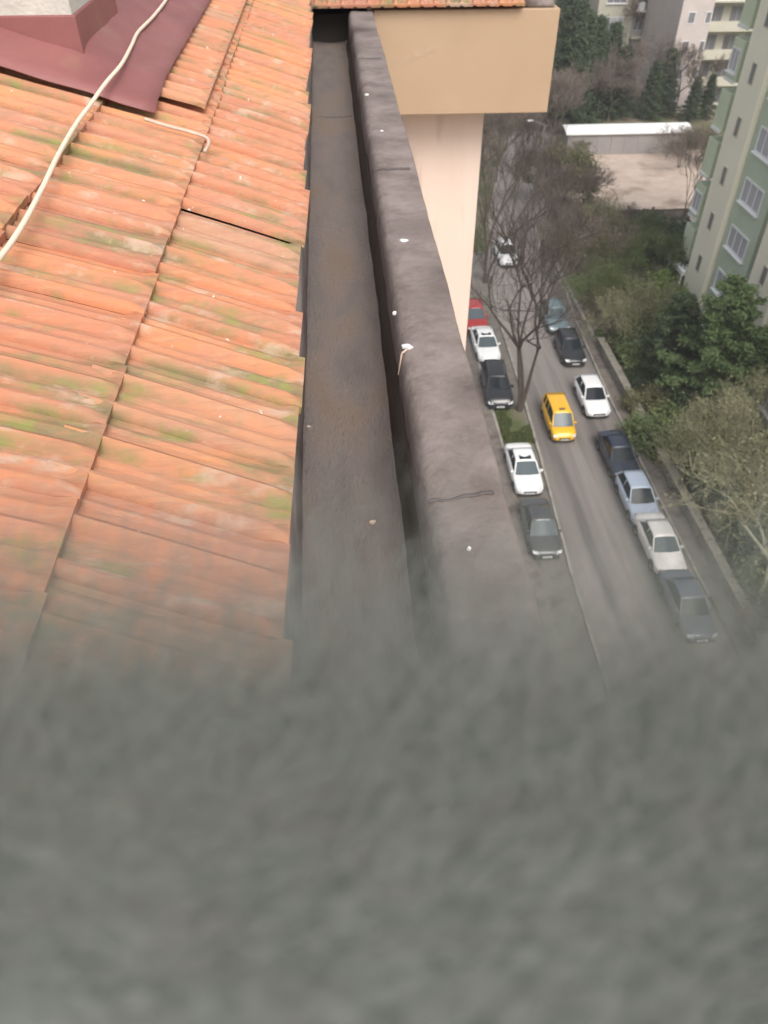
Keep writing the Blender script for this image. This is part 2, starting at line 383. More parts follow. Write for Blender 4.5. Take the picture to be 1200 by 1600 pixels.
# wing roof: tiles run towards the camera above the fascia
wz = 26.91
for r_ in range(4):
    for j in range(9):
        x = -.30 + j*.2
        yy = 6.84 + r_*S*.97; zz = wz + r_*S*.26
        o = inst('roof_tile', rnd.choice(TM), bld, (x, yy+.39, zz+.10), (0, 0, 0))
        o.rotation_euler = (Matrix.Rotation(R(-90), 3, 'Z') @ Matrix.Rotation(R(12), 3, 'Y')).to_euler()
MB().box(-.36, 1.50, 6.98, 18, 26.9, 26.915).build('wing_roof_deck', M['dark_void'], bld)
mb = MB(); mb.rings([[(1.50, y, 26.9), (1.53, y, 27.0), (1.60, y, 27.04), (1.68, y, 27.0), (1.74, y, 26.93), (1.75, y, 26.9)] for y in (6.93, 7.3, 8, 12, 18)])
mb.build('verge_flashing', M['membrane'], bld, smooth=True)

# gutter and parapet: cross-sections swept along Y with a hand-laid unevenness
def sweep(name, prof, y0, y1, m, step=.06, amp=.004, seed=0, smooth=True, close=True, fall=None):
    mb = MB(); rings = []; n = int((y1-y0)/step)
    for i in range(n+1):
        y = y0 + (y1-y0)*i/n; ring = []
        for q, (x, z) in enumerate(prof):
            a_ = amp*noise.noise(Vector((x*6+seed, y*2.1, z*6)))*1.6 + amp*.5*noise.noise(Vector((x*20, y*9, seed)))
            b_ = amp*noise.noise(Vector((x*6+seed+9, y*1.7, z*6)))*1.6 + amp*.5*noise.noise(Vector((x*20+5, y*8, seed)))
            ring.append((x+a_, y, z+b_))
        rings.append(ring)
    mb.rings(rings, cap=close, closed=close)
    return mb.build(name, m, bld, smooth=smooth)
PT, GF = 26.9, 26.66
top = [(.172, PT-.10), (.176, PT-.040), (.186, PT-.014), (.202, PT-.002), (.235, PT+.002), (.29, PT), (.34, PT-.001), (.385, PT), (.398, PT-.002), (.405, PT-.010), (.407, PT-.05), (.404, PT-.09), (.390, PT-.10), (.385, PT-.30), (.20, PT-.30)]
top = [(.160+(x-.172)*.80, z) for x, z in top]
sweep('parapet', top, -2, 6.86, M['membrane'], step=.04, amp=.0045, seed=2)
sweep('parapet_inner_face', [(.1605, PT-.088), (.157, PT-.12), (.150, GF+.05), (.138, GF+.012), (.17, GF-.03), (.175, PT-.18)], -2, 6.86, M['damp_shade_membrane'], amp=.005, seed=4)
sweep('gutter_floor', [(-.15, GF+.01), (-.10, GF+.006), (-.03, GF), (.03, GF-.003), (.09, GF), (.130, GF+.006), (.150, GF+.02), (.16, GF-.06), (-.13, GF-.06)], -2, 7.29, M['gutter_membrane'], amp=.004, seed=6)
sweep('gutter_side', [(-.108, EZ-.06), (-.110, EZ-.2), (-.124, GF+.05), (-.115, GF+.004), (-.14, GF-.02), (-.16, EZ-.06)], -2, 7.29, M['membrane'], amp=.003, seed=8)
# laps of membrane across parapet and gutter
def lap(name, prof, y0, y1, m, skew=0):
    mb = MB(); rings = []
    for i in range(9):
        t = i/8; y = y0 + (y1-y0)*t
        rings.append([(x, y + skew*(x-.18), z + .0045*(1 if 0 < i < 8 else .2)) for x, z in prof])
    mb.rings(rings, cap=False, closed=False); return mb.build(name, m, bld, smooth=False)
seam_y = (1.24, 3.35, 5.3)
seam = mat('seam_bitumen', (.075, .06, .06), (.115, .095, .092), scale=20, rough=.6)
for y in seam_y:
    mb = MB(); sk = random.uniform(-.03, .05); rings = []
    for i in range(24):
        t = i/23; x = .175+.155*t; yc = y + sk*t + .010*noise.noise(Vector((t*5, y, 0)))
        z = PT+.0062 if t < .92 else PT-.004
        wd = .0035+.003*abs(noise.noise(Vector((t*9, y, 3))))
        rings.append([(x, yc-wd, z-.004), (x, yc-wd*.5, z+.001), (x, yc+wd*.5, z+.001), (x, yc+wd, z-.004)])
    mb.rings(rings, closed=False, cap=False); mb.build('membrane_seam', seam, bld, smooth=True)
for y in (5.0,):
    mb = MB(); rings = []
    for i in range(20):
        t = i/19; x = -.08+.205*t; yc = y + .012*noise.noise(Vector((t*5, y, 0))); wd = .004
        rings.append([(x, yc-wd, GF+.001), (x, yc-wd*.5, GF+.007), (x, yc+wd*.5, GF+.007), (x, yc+wd, GF+.001)])
    mb.rings(rings, closed=False, cap=False); mb.build('membrane_seam', seam, bld, smooth=True)
MB().box(-.2, .324, 7.05, 7.285, GF-.05, 26.85).build('gutter_end_shade', M['dark_void'], bld)  # near-black block standing in for the shade inside the gutter's far opening
# droppings and lime flecks lying on parapet and gutter
def fleck(px, py, z, r, m=M['white_paint'], asp=1.4):
    c = at(px, py, z); mb = MB(); n = 9; rr = random.Random(px)
    pts = [(c.x+r*asp*math.cos(t*6.283/n)*rr.uniform(.5, 1.2), c.y+r*math.sin(t*6.283/n)*rr.uniform(.5, 1.2)) for t in range(n)]
    mb.rings([[(x, y, z-.004) for x, y in pts], [(x, y, z+.002) for x, y in pts], [(c.x+(x-c.x)*.5, c.y+(y-c.y)*.5, z+.005) for x, y in pts]])
    return mb.build('lime_fleck', m, bld)
for px, py, r in ((630, 376, .011), (636, 541, .013), (733, 857, .004), (573, 148, .008), (597, 205, .006), (616, 489, .006)):
    fleck(px, py, PT+.004, r)
for px, py, r in ((482, 668, .007), (582, 816, .006)):
    fleck(px, py, GF+.004, r, M['mortar'], 1.8)
# lime streaks run down the parapet's inner edge
for (pa, pb) in (((636, 545), (622, 600)),):
    a_ = at(*pa, PT+.004); mb = MB()
    mb.tube((a_.x, a_.y, PT+.003), (a_.x-.015, a_.y-.01, PT-.004), .003, .003).tube((a_.x-.015, a_.y-.01, PT-.004), (.156, a_.y-.03, PT-.06), .003, .001)
    mb.build('lime_streak', M['mortar'], bld)

# chimney with maroon sheet flashing
C0 = roof_at(137, 108, .05); F0 = roof_at(240, 166, .05)
zt = at_y(133, 24, C0.y).z
ch = empty('chimney', (C0.x, C0.y, roofz(C0.x)-.02)); ch.parent = bld
def rel(x, y, z): return (x-C0.x, y-C0.y, z-(roofz(C0.x)-.02))
CW, CD = .75, .62
mb = MB(); z0 = roofz(C0.x)-.05
b0 = [rel(C0.x, C0.y, roofz(C0.x)+.03), rel(C0.x, C0.y+CD, roofz(C0.x)+.03), rel(C0.x-CW, C0.y+CD, roofz(C0.x-CW)), rel(C0.x-CW, C0.y, roofz(C0.x-CW))]
t0 = [rel(C0.x-.004, C0.y+.004, zt), rel(C0.x-.004, C0.y+CD-.004, zt), rel(C0.x-CW+.004, C0.y+CD-.004, zt), rel(C0.x-CW+.004, C0.y+.004, zt)]
mb.rings([b0, t0]); mb.build('sheet_collar', M['maroon_sheet'], ch, bevel=.004)
mb = MB(); mb.box(-CW+.02, -.015, .015, CD-.02, 0, zt-(roofz(C0.x)-.02)+.75); mb.build('chimney_stack', M['cement'], ch, bevel=.006)
# apron: rolling sheet laid over the tiles, thickness 3 mm, edges turned down
mb = MB(); nx, ny = 26, 30; X0, X1, Y0, Y1 = C0.x-CW-.35, F0.x, F0.y, C0.y+CD+1.6
def apz(x, y):
    z = roofz(x)+.046
    dx = max(0, x-C0.x); dy = max(0, C0.y-y)
    # canted up to the collar
    d_ = max(dx/.13, dy/.10) if (dx > 0 or dy > 0) else 0
    z += .05*max(0, 1-d_)**1.5 + .024*min(1, max(0, (y-F0.y-.10)/.18))
    z += .006*math.sin((y*31))*.35*min(1, dx*9) + .007*noise.noise(Vector((x*7, y*7, 1)))
    if y < Y0+.02: z -= .012*(1-(y-Y0)/.02)
    return z
V = {}
for i in range(nx+1):
    for j in range(ny+1):
        x = X0+(X1-X0)*i/nx; y = Y0+(Y1-Y0)*j/ny
        yy = y - (.02*noise.noise(Vector((x*6, 0, 4))) if j == 0 else 0)
        V[i, j] = len(mb.v); mb.v.append(rel(x, yy, apz(x, y)))
for i in range(nx):
    for j in range(ny): mb.f.append((V[i, j], V[i+1, j], V[i+1, j+1], V[i, j+1]))
ap = mb.build('flashing_apron', M['maroon_sheet'], ch, smooth=True)
md = ap.modifiers.new('thickness', 'SOLIDIFY'); md.thickness = .004; md.offset = -1

# cable lying over flashing and tiles
def curve_tube(name, pts, r, m, k=8, parent=None, sub=8):
    P_ = [Vector(p) for p in pts]; out = []
    for i in range(len(P_)-1):
        p0 = P_[max(0, i-1)]; p1 = P_[i]; p2 = P_[i+1]; p3 = P_[min(len(P_)-1, i+2)]
        for s_ in range(sub):
            t = s_/sub; out.append(.5*((2*p1)+(-p0+p2)*t+(2*p0-5*p1+4*p2-p3)*t*t+(-p0+3*p1-3*p2+p3)*t**3))
    out.append(P_[-1]); mb = MB(); rings = []
    for i, p in enumerate(out):
        d = (out[min(i+1, len(out)-1)]-out[max(i-1, 0)]).normalized(); q = d.to_track_quat('Z', 'Y')
        rings.append([tuple(p+q @ Vector((r*math.cos(2*math.pi*j/k), r*math.sin(2*math.pi*j/k), 0))) for j in range(k)])
    mb.rings(rings); return mb.build(name, m, parent, smooth=True)
cab = []
for px, py in ((-60, 470), (0, 402), (35, 352), (68, 290), (92, 240), (120, 192), (140, 165), (165, 130), (190, 100), (206, 70), (216, 50), (240, 25), (262, -4), (285, -45)):
    hh = .052 if py > 170 else (.060 if py > 150 else (.078 if py > 110 else .092))
    cab.append(roof_at(px, py, hh))
tag(curve_tube('cable', cab, .0062, M['cream_cable']), label='cream cable lying across the maroon flashing and the orange tiles', cat='cable')
tag(curve_tube('cable_offcut', [roof_at(226, 186, .045), roof_at(262, 197, .046), (roof_at(300, 207, .046)), roof_at(322, 215, .046), roof_at(326, 224, .045), roof_at(320, 236, .045)], .0055, M['mortar']), label='short bent length of pale cable on the tiles just below the maroon flashing corner', cat='cable')

# sill the picture is taken over, with an added shaggy cloth shaped to give the soft fade
sl = empty('window_sill', (0, 0, 27.7), label='stone sill under the added grey-green woolly cloth at the bottom of the picture', cat='sill')
mb = MB(); mb.box(-.75, .75, -.42, .073, .075, .165); mb.build('sill_slab', M['cement'], sl, bevel=.006)
MB().box(-.70, .30, -.38, .02, -1.0, .074).build('wall_below', M['cement'], sl)
bk = empty('added_woolly_cloth', (0, 0, 27.866), label='added grey-green shaggy woolly cloth across the bottom of the picture, blurred by nearness', cat='cloth')
mb = MB(); rings = []
prof = [(-.36, 0), (-.36, .010), (-.2, .012), (-.05, .012), (.03, .012), (.062, .0118), (.076, .009), (.084, .003), (.087, -.008), (.087, -.03), (.087, -.10), (.0745, -.10), (.0745, 0)]
for i in range(121):
    x = -.62+1.2*i/120
    rings.append([(x, y+(.004*noise.noise(Vector((x*16, y*9, 0)))+.004-.05*x if y > .03 and z != 0 else 0), z+(.0015*noise.noise(Vector((x*14, y*14, 5))) if z > .001 else 0)) for y, z in prof])
mb.rings(rings); mb.build('cloth', M['wool'], bk, smooth=True)
rw0 = random.Random(21)
def strands(n, x0, x1, y0, y1, lmin, lmax, wd, direction, lift, zf, seg=5, curl=.35):
    mb = MB()
    for _ in range(n):
        x, y = rw0.uniform(x0, x1), rw0.uniform(y0, y1); L = lmin+(lmax-lmin)*rw0.random()**1.7
        p = Vector((x, y+(.004-.05*x if y > .03 else 0), zf(y)))
        d = Vector((direction[0]+rw0.gauss(0, .75), direction[1]+rw0.gauss(0, .38), lift+rw0.gauss(0, .16))).normalized()
        cv = Vector((rw0.gauss(0, curl), rw0.gauss(0, curl), rw0.gauss(0, curl*.6)))
        base = len(mb.v)
        for i in range(seg+1):
            side = d.cross(Vector((-p.x, -p.y, .134-p.z))).normalized()*wd*(1-.55*i/seg)      # ribbon widths stay small, thin as yarn fibre
            mb.v.append(tuple(p-side)); mb.v.append(tuple(p+side))
            if i < seg:
                p = p + d*(L/seg); d = (d + cv*(1.6/seg) + Vector((rw0.gauss(0, .12), rw0.gauss(0, .12), rw0.gauss(0, .08)))).normalized()
        for i in range(seg): a0 = base+2*i; mb.f.append((a0, a0+1, a0+3, a0+2))
    return mb
ztop = lambda y: .0118 if y < .066 else .0118-(y-.066)*.7
pile = strands(26000, -.13, .15, -.05, .078, .006, .022, .00013, (1.3, .1), .16, ztop)
tag(pile.build('pile', M['wool'], bk), kind='stuff')
fade_fringe = strands(14000, -.16, .19, .050, .085, .010, .070, .000060, (.45, 1.0), .28, ztop, seg=6, curl=.28)  # added loose strands, thinning outward to build the soft fade
tag(fade_fringe.build('fade_fringe', M['wool'], bk), kind='stuff')

# ------------------------------------------------------------------ cars
def car_meshes(style):
    # front of the car points to -Y
    L, W, H = {'sedan': (4.45, .88, 1.44), 'hatch': (4.05, .87, 1.50), 'suv': (4.5, .93, 1.68), 'van': (4.25, .89, 1.80)}[style]
    hood = {'sedan': .86, 'hatch': .86, 'suv': 1.02, 'van': .98}[style]
    tail = {'sedan': .98, 'hatch': .95, 'suv': 1.05, 'van': 1.05}[style]
    f = -L/2; r = L/2
    st = [(f, W*.56, .55, .30), (f+.07, W*.76, .66, .24), (f+.24, W*.92, hood-.14, .20), (f+.5, W*.985, hood-.06, .18), (f+1.0, W, hood, .18), (f+1.35, W, hood+.05, .18),
          (0, W, hood+.08, .18), (r-1.1, W, tail, .18), (r-.5, W*.98, tail+(.02), .20), (r-.15, W*.93, tail-.02, .24), (r-.04, W*.85, tail-.12, .30), (r, W*.74, .62, .36)]
    rings = []
    for y, w_, zt_, zb in st:
        half = [(0, zb), (w_*.88, zb), (w_*.98, zb+.10), (w_, (zb+zt_)*.5), (w_*.985, zt_-.13), (w_*.93, zt_-.045), (w_*.80, zt_), (w_*.4, zt_+.022), (0, zt_+.03)]
        ring = [(x, y, z) for x, z in half] + [(-x, y, z) for x, z in reversed(half[1:-1])]
        rings.append(ring)
    me_body = MB().rings(rings).mesh('body', smooth=True)
    # cabin
    bf = f+1.22 if style != 'van' else f+.85          # windscreen base
    tf = bf+(.72 if style != 'van' else .62)          # windscreen top
    tr = {'sedan': r-1.28, 'hatch': r-.55, 'suv': r-.40, 'van': r-.28}[style]
    br = {'sedan': r-.72, 'hatch': r-.14, 'suv': r-.12, 'van': r-.08}[style]
    wb, wt = W*.86, W*.68 if style != 'van' else W*.74
    zb = hood-.02; zbr = tail-.02
    A = [(-wb, bf, zb+.04), (wb, bf, zb+.04), (wt, tf, H-.05), (-wt, tf, H-.05)]
    ws = MB(); cen = [(0, bf-.10, zb+.05), (0, tf-.04, H-.025)]
    nw = 8; lo_, hi_ = [], []
    for i in range(nw+1):
        t = i/nw; b_ = math.sin(math.pi*t)
        lo_.append((-wb+2*wb*t, bf-.10*b_, zb+.04+.01*b_)); hi_.append((-wt+2*wt*t, tf-.05*b_, H-.05+.02*b_))
    ws.rings([lo_, hi_], cap=False, closed=False)
    B_ = [(-wb, br, zbr+.04), (wb, br, zbr+.04), (wt, tr, H-.06), (-wt, tr, H-.06)]
    rw = MB(); rw.face([B_[1], B_[0], B_[3], B_[2]])
    sides = []
    for s_ in (-1, 1):
        sd_ = MB(); q = [(s_*(wb+.03), bf+.12, zb+.08), (s_*(wb+.03), br-.10, zbr+.08), (s_*(wt+.015), tr, H-.11), (s_*(wt+.015), tf+.03, H-.10)]
        sd_.face(q if s_ > 0 else q[::-1]); sides.append(sd_.mesh('side_window'))
    # roof shell with crown, plus body-colour pillars
    rf = MB(); rr = []
    for i in range(7):
        t = i/6; y = tf-.05+(tr-tf+.10)*t; z = H-.03+.03*math.sin(math.pi*t); w_ = wt+.025
        rr.append([(-w_, y, z-.05), (-w_*.93, y, z-.012), (-w_*.5, y, z+.012), (0, y, z+.018), (w_*.5, y, z+.012), (w_*.93, y, z-.012), (w_, y, z-.05), (0, y, z-.06)])
    rf.rings(rr)
    for s_ in (-1, 1):
        rf.tube((s_*(wb+.01), bf+.02, zb), (s_*(wt+.005), tf, H-.05), .05, .045, 6)
        rf.tube((s_*(wb+.01), br-.02, zbr), (s_*(wt+.005), tr, H-.06), .09, .07, 6)
        rf.tube((s_*(wb+.03), (bf+br)/2+.1, zb+.06), (s_*(wt+.015), (tf+tr)/2+.05, H-.09), .03, .03, 5)
        if style in ('van', 'suv'): rf.tube((s_*(wb+.03), br-.75, zbr+.06), (s_*(wt+.015), tr-.5, H-.09), .05, .05, 5)
    # floor of the cabin so glass is not see-through from above
    inner = MB().rings([[(-wb+.02, bf+.03, zb-.1), (wb-.02, bf+.03, zb-.1), (wb-.02, br-.06, zbr-.1), (-wb+.02, br-.06, zbr-.1)], [(-wt+.02, tf+.03, H-.09), (wt-.02, tf+.03, H-.09), (wt-.02, tr-.03, H-.09), (-wt+.02, tr-.03, H-.09)]]).mesh('interior')
    hl = [MB().rings([[(s_*W*.55, f+.045, .58), (s_*W*.88, f+.14, .60), (s_*W*.90, f+.22, .72), (s_*W*.58, f+.12, .72)], [(s_*W*.55, f+.01, .58), (s_*W*.88, f+.10, .60), (s_*W*.92, f+.22, .73), (s_*W*.60, f+.10, .745)]]).mesh('headlight') for s_ in (-1, 1)]
    tl = [MB().box(min(s_*W*.62, s_*W*.90), max(s_*W*.62, s_*W*.90), r-.10, r-.02, .68, .84).mesh('tail_light', bevel=.01) for s_ in (-1, 1)]
    gr = MB().box(-W*.45, W*.45, f-.015, f+.06, .42, .56).mesh('grille', bevel=.01)
    pl = MB().box(-.26, .26, f-.035, f-.016, .36, .47).mesh('number_plate')
    bump = MB().rings([[(-W*.80, y, z0_), (W*.80, y, z0_), (W*.80, y, z1_), (-W*.80, y, z1_)] for y, z0_, z1_ in ((f-.012, .25, .36), (f+.2, .19, .40))]).mesh('bumper_trim', bevel=.01)
    mi = [MB().box(min(s_*(wb+.05), s_*(wb+.24)), max(s_*(wb+.05), s_*(wb+.24)), bf+.18, bf+.30, zb+.08, zb+.22).mesh('mirror', bevel=.02) for s_ in (-1, 1)]
    wp = MB().tube((-.5, bf-.08, zb+.07), (.05, bf+.0, zb+.115), .012, .012, 4).tube((.1, bf-.08, zb+.07), (.6, bf+.02, zb+.115), .012, .012, 4).mesh('wiper')
    ty = MB(); n = 18
    rings = [[(x, rr_*math.cos(2*math.pi*i/n), rr_*math.sin(2*math.pi*i/n)) for i in range(n)] for x, rr_ in ((-.10, .26), (-.10, .30), (-.08, .315), (.08, .315), (.10, .30), (.10, .26))]
    ty.rings(rings, cap=False); tyre = ty.mesh('tyre', smooth=True)
    rm = MB(); rm.rings([[(x, rr_*math.cos(2*math.pi*i/n), rr_*math.sin(2*math.pi*i/n)) for i in range(n)] for x, rr_ in ((-.085, .25), (-.05, .05), (.05, .05), (.085, .25))])
    arch = MB(); na = 14
    arch.rings([[(x, .37*math.cos(math.pi*i/na), .37*math.sin(math.pi*i/na)-.04) for i in range(na+1)] for x in (-.11, .11)], cap=True)
    return dict(L=L, W=W, H=H, body=me_body, ws=ws.mesh('windscreen', smooth=True), rw=rw.mesh('rear_window'), sides=sides, roof=rf.mesh('roof', smooth=True), inner=inner, hl=hl, tl=tl, grille=gr, plate=pl, bump=bump,
                mirrors=mi, wiper=wp, tyre=tyre, rim=rm.mesh('rim'), arch=arch.mesh('wheel_arch'), tf=tf, tr=tr, wt=wt)
CM = {s: car_meshes(s) for s in ('sedan', 'hatch', 'suv', 'van')}
ink = MB()
for i in range(7): ink.box(-.20+i*.058, -.165+i*.058, -.004, 0, 0, .055)
ink = ink.mesh('plate_lettering'); ink.materials.append(M['plate_ink'])
def use(me, m):
    c = me.copy(); c.materials.append(M[m]); return c
CACHE = {}
def cmesh(style, key, me, m):
    k = (style, key, m)
    if k not in CACHE: CACHE[k] = use(me, m)
    return CACHE[k]
def car(px, py, x, style, paint, label, glass='car_glass', sunroof=False, rz=0, name='parked_car', cat='car', z=.012, group=None, loc=None, taxi=False):
    c = CM[style]
    p = loc or (x, at(px, py, .75).y)
    root = empty(name, (p[0]-.34, p[1], z), R(rz), label=label, cat=cat, group=group); k_ = .83 if taxi else .91; root.scale = (k_, k_, k_)
    q = 'paint_'+paint
    inst('body', cmesh(style, 'body', c['body'], q), root)
    inst('roof', cmesh(style, 'roof', c['roof'], q), root)
    inst('windscreen', cmesh(style, 'ws', c['ws'], glass), root)
    inst('rear_window', cmesh(style, 'rw', c['rw'], 'car_glass'), root)
    for i, s_ in enumerate(c['sides']): inst('side_window', cmesh(style, 's%d' % i, s_, 'car_glass'), root)
    inst('interior', cmesh(style, 'inner', c['inner'], 'black_plastic'), root, (0, 0, -.015), scale=(.96, .985, .99))
    for i in (0, 1):
        inst('headlight', cmesh(style, 'h%d' % i, c['hl'][i], 'headlight'), root)
        inst('tail_light', cmesh(style, 't%d' % i, c['tl'][i], 'taillight'), root)
        inst('mirror', cmesh(style, 'm%d' % i, c['mirrors'][i], q if paint != 'black' else 'black_plastic'), root)
    inst('grille', cmesh(style, 'g', c['grille'], 'black_plastic'), root)
    inst('bumper_trim', cmesh(style, 'b', c['bump'], 'black_plastic'), root)
    pl = inst('number_plate', cmesh(style, 'p', c['plate'], 'plate'), root)
    inst('plate_lettering', ink, pl, (0, -c['L']/2-.035, .388))
    inst('wiper', cmesh(style, 'w', c['wiper'], 'black_plastic'), root)
    for sx in (-1, 1):
        for yy in (-c['L']/2+.85, c['L']/2-.85):
            wl = inst('wheel', cmesh(style, 'ty', c['tyre'], 'tyre'), root, (sx*(c['W']-.085), yy, .315))
            inst('rim', cmesh(style, 'ri', c['rim'], 'rim'), wl)
            inst('wheel_arch', cmesh(style, 'a', c['arch'], 'black_plastic'), root, (sx*(c['W']-.098), yy, .33))
    if sunroof:
        inst('sunroof', use(MB().box(-c['wt']*.62, c['wt']*.62, c['tf']+.10, c['tf']+.50, c['H']-.02, c['H']+.010).mesh('sunroof', bevel=.01), 'car_glass'), root)
    if taxi:
        inst('roof_light', use(MB().box(-.20, .20, c['tf']+.22, c['tf']+.36, c['H']-.01, c['H']+.13).mesh('roof_light', bevel=.03), 'leaf_rust'), root)
    return root
# left row, seen from the far end to the near end
car(742, 492, 10.25, 'hatch', 'red', 'red hatchback half hidden by the edge of the peach wall', glass='car_glass_pale')
car(763, 533, 10.40, 'sedan', 'white', 'white saloon with dark sunroof parked behind the black estate car, near the peach wall', glass='car_glass_pale', sunroof=True, rz=1)
car(782, 600, 10.25, 'suv', 'black', 'black estate car parked at the foot of the bare forked street tree', rz=-2)
car(816, 727, 10.35, 'sedan', 'white', 'white saloon with black sunroof parked on the left between grass and dark grey car', glass='car_glass_pale', sunroof=True, rz=0)
car(844, 819, 10.25, 'sedan', 'graphite', 'dark grey saloon with pale reflecting windscreen, nearest on the left side', glass='car_glass_pale', rz=-1)
car(797, 392, 0, 'hatch', 'white', 'pale silver hatchback far up the road, its front flaring bright', loc=at(797, 393, .7)[:2], rz=0)
car(868, 652, 13.40, 'van', 'yellow', 'yellow taxi driving down the middle of the road', name='taxi', cat='taxi', glass='car_glass_pale', taxi=True, rz=0)
# right row
car(868, 492, 16.10, 'hatch', 'teal', 'greyish teal hatchback seen through the branches behind the black car', glass='car_glass_pale', rz=0)
car(886, 540, 16.15, 'hatch', 'black', 'black hatchback parked on the right just behind the white car')
car(920, 616, 16.10, 'hatch', 'white', 'white hatchback parked on the right beside the yellow taxi')
car(960, 706, 16.05, 'sedan', 'navy', 'dark navy saloon parked on the right between white and pale blue cars')
car(988, 774, 16.00, 'hatch', 'silver_blue', 'pale metallic blue hatchback parked bumper to bumper behind the navy saloon')
car(1023, 844, 16.05, 'sedan', 'pearl', 'pearl white saloon parked on the right below the pale blue car', glass='car_glass_pale')
car(1062, 940, 16.00, 'sedan', 'slate', 'slate blue car at the bottom of the right row fading into the blur')
car(1030, 352, 0, 'sedan', 'silver', 'pale silver car standing by the dark shrub beside the vacant lot', loc=at(1030, 354, .7)[:2], rz=80)
car(1090, 212, 0, 'hatch', 'teal', 'grey-green car beyond the white-roofed shed', loc=at(1088, 209, .7)[:2], rz=78)

# ------------------------------------------------------------------ buildings
def window(parent, o, ux, w_, h, frame='window_frame', pane='glass_grey', proud=.05, mull=1, sill=True, surround=.07, name='window'):
    """o = lower-left corner on the wall, ux = unit vector along wall, outward normal = ux x z"""
    ux = Vector(ux); nz_ = ux.cross(Vector((0, 0, 1))); M4 = Matrix((( ux.x, nz_.x, 0, o[0]), (ux.y, nz_.y, 0, o[1]), (0, 0, 1, o[2]), (0, 0, 0, 1)))
    mb = MB(); s_ = surround
    mb.box(0, w_, .0, proud, 0, s_, M4).box(0, w_, 0, proud, h-s_, h, M4).box(0, s_, 0, proud, s_, h-s_, M4).box(w_-s_, w_, 0, proud, s_, h-s_, M4)
    for i in range(1, mull+1):
        x = w_*i/(mull+1); mb.box(x-.03, x+.03, 0, proud*.8, s_, h-s_, M4)
    f = mb.build(name, M[frame], parent)
    MB().box(s_*.9, w_-s_*.9, .004, .02, s_*.9, h-s_*.9, M4).build('pane', M[pane], f)
    if sill: MB().box(-.08, w_+.08, 0, .20, -.10, -.003, M4).build('sill', M['white_paint'], f)
    return f
# green tower on the right; facade faces -X
TX = 25.6
tw = empty('tower_block', (TX, 45, 0), label='tall pale green tower block with cream vertical bands at the right edge', cat='building')
tw.location = (0, 0, 0)
TH = 36
MB().box(TX+.9, TX+14, 26, 53.4, 0, TH).build('wall', M['tower_green'], tw)
MB().box(TX, TX+.9, 44.7, 48.9, 0, TH).build('green_facade', M['tower_green'], tw)
MB().box(TX-.35, TX+.9, 48.95, 52.0, 0, TH).build('cream_band', M['tower_cream'], tw)
MB().box(TX+.3, TX+.9, 52.05, 53.3, 0, TH).build('end_facade', M['tower_green'], tw)
MB().box(TX-.35, TX+.9, 40.6, 43.6, 0, TH).build('cream_band', M['tower_cream'], tw)
MB().box(TX, TX+.9, 34.0, 40.5, 0, TH).build('green_facade', M['tower_green'], tw)
MB().box(TX-.35, TX+.9, 30.5, 33.9, 0, TH).build('cream_band', M['tower_cream'], tw)
MB().box(TX+.895, TX+.915, 43.65, 44.65, 0, TH).build('recess_panel', M['grey_wall'], tw)
FH = 2.95
for k in range(11):
    z = .9 + k*FH
    window(tw, (TX-.35, 50.75, z+.25), (0, -1, 0), .62, 1.15, mull=0, sill=(k == 0), pane='glass_grey', frame='cream_wall', surround=.05)
    window(tw, (TX-.35, 42.4, z+.25), (0, -1, 0), .62, 1.15, mull=0, sill=False, pane='glass_grey', frame='cream_wall', surround=.05)
    window(tw, (TX, 48.2, z+.1), (0, -1, 0), 2.7, 1.45, mull=2, pane='curtain_glass', surround=.10, proud=.08)
    window(tw, (TX, 39.6, z+.1), (0, -1, 0), 2.7, 1.45, mull=2, pane='curtain_glass', surround=.10, proud=.08)
    window(tw, (TX, 36.4, z+.1), (0, -1, 0), 1.8, 1.45, mull=1, pane='curtain_glass', surround=.10, proud=.08)
    # enclosed bays stepping out at the far end, floor by floor
    if k % 1 == 0:
        bx = MB().box(TX+.1, TX+2.2, 53.42, 55.0, z-.35, z+1.95).build('bay', M['tower_green_pale'], tw, bevel=.03)
        MB().box(TX+.0, TX+.1, 53.5, 54.95, z-.45, z-.28).build('bay_ledge', M['white_paint'], bx)
        if k in (0, 2, 5, 8): window(bx, (TX+.1, 54.85, z+.1), (0, -1, 0), 1.2, 1.35, mull=1, pane='curtain_glass', surround=.10, proud=.06)
# plinth and porch at the foot of the tower
MB().box(TX-.55, TX+.3, 52.2, 55.3, 2.9, 3.25).build('porch_canopy', M['white_paint'], tw, bevel=.02)
for y in (52.5, 55.0): MB().tube((TX-.4, y, 0), (TX-.4, y, 2.9), .09, .09, 8).build('porch_post', M['white_paint'], tw)

